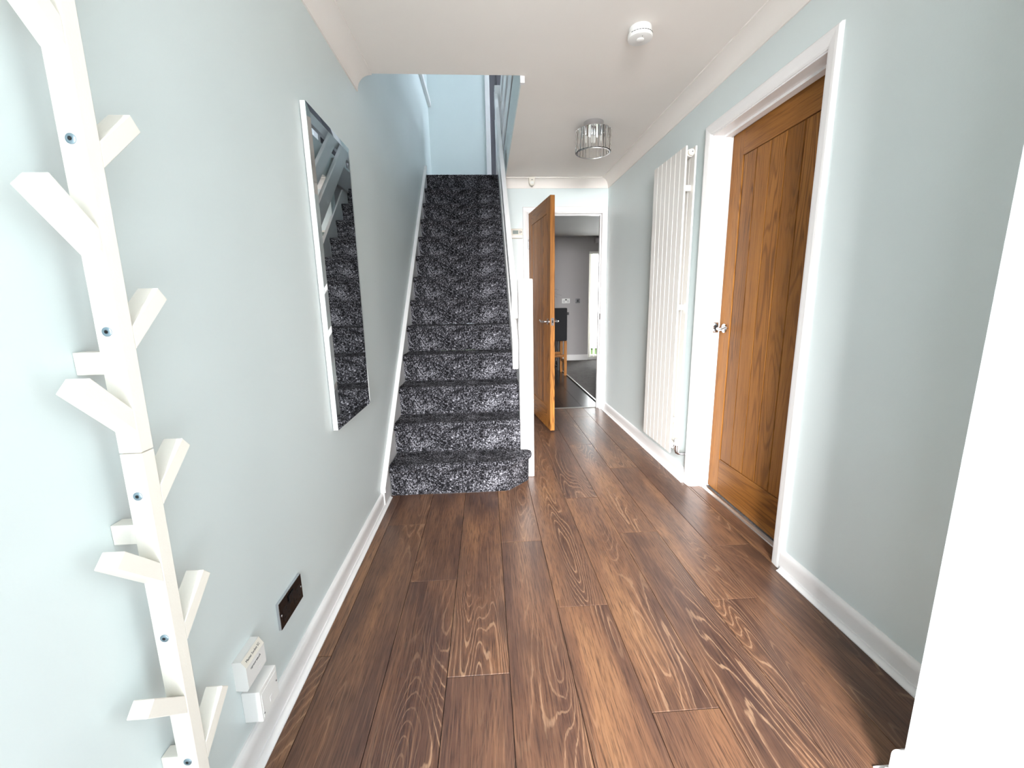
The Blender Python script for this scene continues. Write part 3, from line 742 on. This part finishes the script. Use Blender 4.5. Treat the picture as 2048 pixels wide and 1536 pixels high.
# ---- motion sensor on the coving
pr_ = thing('motion_sensor', 'small white alarm motion sensor mounted on the coving above the far door', 'motion sensor', (.477, YB - .05, 2.25))
pts = []
bm = BM(); outline = [(-.027, 2.330), (.027, 2.330), (.028, 2.285), (.024, 2.268), (.014, 2.255), (0, 2.251), (-.014, 2.255), (-.024, 2.268), (-.028, 2.285)]
outline = [(x, z - .018) for x, z in outline]
extrude(bm, outline, lambda p, a: (.477 + p[0], a, p[1]), YB - .050, YB - .100); bmesh.ops.bevel(bm, geom=list(bm.edges), offset=.004, segments=2, affect='EDGES'); obj('housing', bm, 'plastic_cream', pr_, 40)
obj('lens', BX(.477 - .016, .477 + .016, YB - .103, YB - .099, 2.247, 2.272, bev=.002), 'frosted', pr_)
obj('indicator', BX(.477 - .006, .477 + .006, YB - .1015, YB - .099, 2.283, 2.288), 'dark_print', pr_)
obj('bracket', BX(.477 - .012, .477 + .012, YB - .052, YB - .012, 2.262, 2.300), 'plastic_cream', pr_)

# ---- thermostat
th = thing('thermostat', 'cream wall thermostat with a small grey display beside the far door frame', 'thermostat', (.330, YB, 1.763))
obj('housing', BX(.272, .387, YB - .026, YB, 1.765, 1.858, bev=.006, seg=3), 'plastic_cream', th, 40)
obj('display', BX(.290, .345, YB - .0272, YB - .025, 1.806, 1.840), 'lcd', th)
obj('lower_flap', BX(.276, .383, YB - .0275, YB - .025, 1.770, 1.794, bev=.001), 'plastic_white', th)
for zz in (1.832, 1.818): obj('button', BX(.356, .366, YB - .0282, YB - .0255, zz - .004, zz + .004, bev=.001), 'dark_print', th)
obj('button', BX(.370, .379, YB - .0282, YB - .0255, 1.821, 1.829, bev=.001), 'dark_print', th)
obj('printed_digits', text_bm('21.0', .022, Matrix.Translation((.317, YB - .0275, 1.823)) @ Matrix.Rotation(PI / 2, 4, 'X')), 'dark_print', th) if False else None

# ---- tall radiator
rd = thing('radiator', 'tall white vertical flat panel radiator between the two oak doors', 'radiator', (XR, 2.715, .185))
RY0, RY1, RZ0, RZ1 = 2.490, 2.942, .188, 1.990
NP = 7; pw = (RY1 - RY0) / NP
for bank, (xa, xb) in enumerate(((1.1430, 1.1530), (1.1980, 1.2080))):
    for i in range(NP):
        obj('panel' if bank == 0 else 'rear_panel', BX(xa, xb, RY0 + i * pw + .0011, RY0 + (i + 1) * pw - .0011, RZ0, RZ1, bev=.0022), 'radiator_white', rd)
for zz in (RZ1 - .035, RZ0 + .045):
    obj('header_tube', tube(BM(), [(1.1755, RY0 + .012, zz), (1.1755, RY1 - .012, zz)], .0205, 20), 'radiator_white', rd, 40)
obj('bleed_plug', lathe(BM(), [(.0175, .012), (.0175, -.004), (.012, -.010), (.006, -.012)], (1.1755, RY0, RZ1 - .035), 'Y', 24), 'plastic_cream', rd, 40)
obj('bleed_screw', lathe(BM(), [(.0035, -.012), (.0035, -.0135)], (1.1755, RY0, RZ1 - .035), 'Y', 10), 'dark_print', rd)
for zz in (1.775, 1.10, .395):
    obj('bracket', BX(1.1535, 1.1975, RY0 + .030, RY0 + .046, zz - .016, zz + .016, bev=.003), 'radiator_white', rd)
    obj('bracket', BX(1.1535, 1.238, RY1 - .080, RY1 - .064, zz - .016, zz + .016, bev=.003), 'radiator_white', rd)
vz = RZ0 + .045
v_ = obj('valve_body', tube(BM(), [(1.1755, RY0 + .006, vz), (1.1755, RY0 - .022, vz)], .012, 16), 'chrome', rd, 40)
obj('valve_elbow', tube(BM(), [(1.1755, RY0 - .024, vz + .014), (1.1755, RY0 - .024, vz - .020), (1.180, RY0 - .024, vz - .034), (1.194, RY0 - .024, vz - .044), (1.215, RY0 - .024, vz - .046), (XR - .002, RY0 - .024, vz - .046)], [.0115, .0115, .0105, .0095, .009, .009], 14), 'chrome', v_, 50)
obj('valve_cap', lathe(BM(), [(.0125, .014), (.0135, .018), (.0125, .046), (.010, .049)], (1.1755, RY0 - .024, vz), 'Z', 20), 'plastic_white', v_, 40)
obj('valve_nut', lathe(BM(), [(.0145, -.006), (.0145, -.016)], (1.1755, RY0, vz), 'Y', 6), 'chrome', v_)

# ---- far room things
def socket_far(name, label, cat, x0, x1, z0, z1, mat, twin):
    t = thing(name, label, cat, ((x0 + x1) / 2, YFAR, z0))
    obj('plate', BX(x0, x1, YFAR - .010, YFAR, z0, z1, bev=.002), mat, t)
    if twin:
        for cx in (x0 + .036, x1 - .036):
            for dx, dz_, w_, h_ in ((0, .048, .010, .016), (-.011, .024, .014, .010), (.011, .024, .014, .010)): obj('pin_hole', BX(cx + dx - w_ / 2, cx + dx + w_ / 2, YFAR - .0115, YFAR - .0095, z0 + dz_ - h_ / 2, z0 + dz_ + h_ / 2), 'black_plastic', t)
        for cx in ((x0 + x1) / 2 - .009, (x0 + x1) / 2 + .009): obj('rocker_switch', BX(cx - .008, cx + .008, YFAR - .014, YFAR - .0095, z1 - .036, z1 - .012), 'black_plastic', t)
    else:
        obj('aerial_port', BX((x0 + x1) / 2 - .011, (x0 + x1) / 2 + .011, YFAR - .0125, YFAR - .0095, (z0 + z1) / 2 - .022, (z0 + z1) / 2 + .022), 'black_plastic', t)
        for zz in ((z0 + z1) / 2,): 
            for xx in (x0 + .012, x1 - .012): obj('plate_screw', lathe(BM(), [(.004, -.010), (.004, -.0115)], (xx, YFAR, zz), 'Y', 10), 'nickel', t)
    return t
socket_far('wall_socket', 'white double power socket on the grey wall of the far room', 'socket', 1.462, 1.612, 1.106, 1.194, 'plastic_white', True)
socket_far('aerial_socket', 'small grey single outlet on the far room wall beside the white double socket', 'socket', 1.722, 1.808, 1.103, 1.190, 'nickel', False)
tag(obj('wall_unit', BX(2.06, 2.40, YFAR - .10, YFAR, 2.195, 2.290, bev=.006), 'far_paint'), 'slim grey box high on the far room wall above the patio window', 'wall box')
# vertical blind
vb = thing('vertical_blind', 'white vertical blind hanging in the patio window of the far room', 'blind', ((WX0 + WX1) / 2, YFAR - .03, .05))
obj('headrail', BX(WX0 + .005, WX1 - .01, YFAR + .002, YFAR + .040, 2.010, 2.055), 'plastic_white', vb)
sm_ = None
for k in range(15):
    x = WX0 + .045 + k * .079
    if sm_ is None:
        bm = BX(-.044, .044, -.0006, .0006, .055, 2.008); sm_ = bpy.data.meshes.new('slat'); bm.to_mesh(sm_); bm.free(); sm_.materials.append(MT['blind'])
    o_ = bpy.data.objects.new('slat', sm_); COL.objects.link(o_); o_.parent = vb; o_.location = (x - vb.location.x, .052, -vb.location.z); o_.rotation_euler = (0, 0, R(52))
# bar stool, seen from behind
bs = thing('bar_stool', 'black upholstered bar stool with oak legs in the far room', 'bar stool', (1.03, 6.66, 0))
BX0_, BX1_, BY0_, BY1_ = .818, 1.243, 6.455, 6.87
obj('seat', BX(BX0_, BX1_, BY0_ + .01, BY1_, .542, .665, bev=.02, seg=3), 'black_fabric', bs, 40)
obj('backrest', BX(BX0_, BX1_, BY0_ - .012, BY0_ + .055, .545, 1.045, bev=.014, seg=3), 'black_fabric', bs, 40)
for xx in (BX0_ + .022, BX1_ - .022):
    for yy in (BY0_ + .02, BY1_ - .04): obj('leg', BX(xx - .021, xx + .021, yy - .021, yy + .021, .0, .543, bev=.002), 'oak_leg', bs)
    obj('stretcher', BX(xx - .012, xx + .012, BY0_ + .042, BY1_ - .062, .19, .23, bev=.002), 'oak_leg', bs)
for yy in (BY0_ + .02, BY1_ - .04): obj('stretcher', BX(BX0_ + .044, BX1_ - .044, yy - .012, yy + .012, .290, .335, bev=.002), 'oak_h', bs)
tb = thing('bar_table', 'dark high bar table behind the black bar stool', 'table', (.90, 7.25, 0))
obj('table_top', BX(.45, 1.365, 6.93, 7.58, .925, .968, bev=.003), 'table_dark', tb)
for xx in (.50, 1.21):
    for yy in (6.99, 7.52): obj('leg', BX(xx - .03, xx + .03, yy - .03, yy + .03, 0, .925, bev=.003), 'table_dark', tb)
pp = thing('potted_plant', 'spiky dark green potted plant on the bar table', 'plant', (1.06, 7.22, .968))
obj('pot', lathe(BM(), [(.055, .968), (.075, 1.10), (.078, 1.12), (.066, 1.12), (.062, 1.105)], (1.06, 7.22, 0), 'Z', 28), 'pot', pp, 40)
obj('stem', tube(BM(), [(1.06, 7.22, 1.09), (1.062, 7.22, 1.25), (1.06, 7.22, 1.36)], .012, 10), 'pot', pp, 50)
rs = random.Random(5)
for k in range(26):
    a_ = k * 2.399; el = R(rs.uniform(5, 75)); L = rs.uniform(.16, .24); z0 = 1.20 + .16 * k / 26
    d = Vector((math.cos(a_) * math.cos(el), math.sin(a_) * math.cos(el), math.sin(el))); s = d.cross(Vector((0, 0, 1))).normalized() * .011; n_ = s.cross(d).normalized() * .0012
    bm = BM(); b0 = Vector((1.06, 7.22, z0)); rows = []
    for t, wd in ((0, .5), (.3, 1), (.65, .8), (1, .05)):
        c_ = b0 + d * L * t + Vector((0, 0, -.06 * t * t)); rows.append([bm.verts.new(c_ - s * wd), bm.verts.new(c_ + n_), bm.verts.new(c_ + s * wd), bm.verts.new(c_ - n_)])
    for A, B in zip(rows, rows[1:]):
        for i in range(4): bm.faces.new((A[i], A[(i + 1) % 4], B[(i + 1) % 4], B[i]))
    bmesh.ops.recalc_face_normals(bm, faces=bm.faces); obj('leaf', bm, 'leaf_dark', pp)
# hedge in the garden
bm = BM(); bmesh.ops.create_grid(bm, x_segments=2, y_segments=2, size=.5); bm.clear()
bx(bm, 0.2, 5.2, 10.8, 11.6, -.1, 1.0); bmesh.ops.subdivide_edges(bm, edges=list(bm.edges), cuts=14, use_grid_fill=True)
for v in bm.verts:
    if v.co.z > -.09: v.co += Vector((mnoise.noise(v.co * 3), mnoise.noise(v.co * 3 + Vector((9, 9, 9))), mnoise.noise(v.co * 3 + Vector((4, 2, 7))))) * .10
tag(obj('hedge', bm, 'hedge', smooth=60), 'low green hedge in the garden outside the patio window', 'hedge')
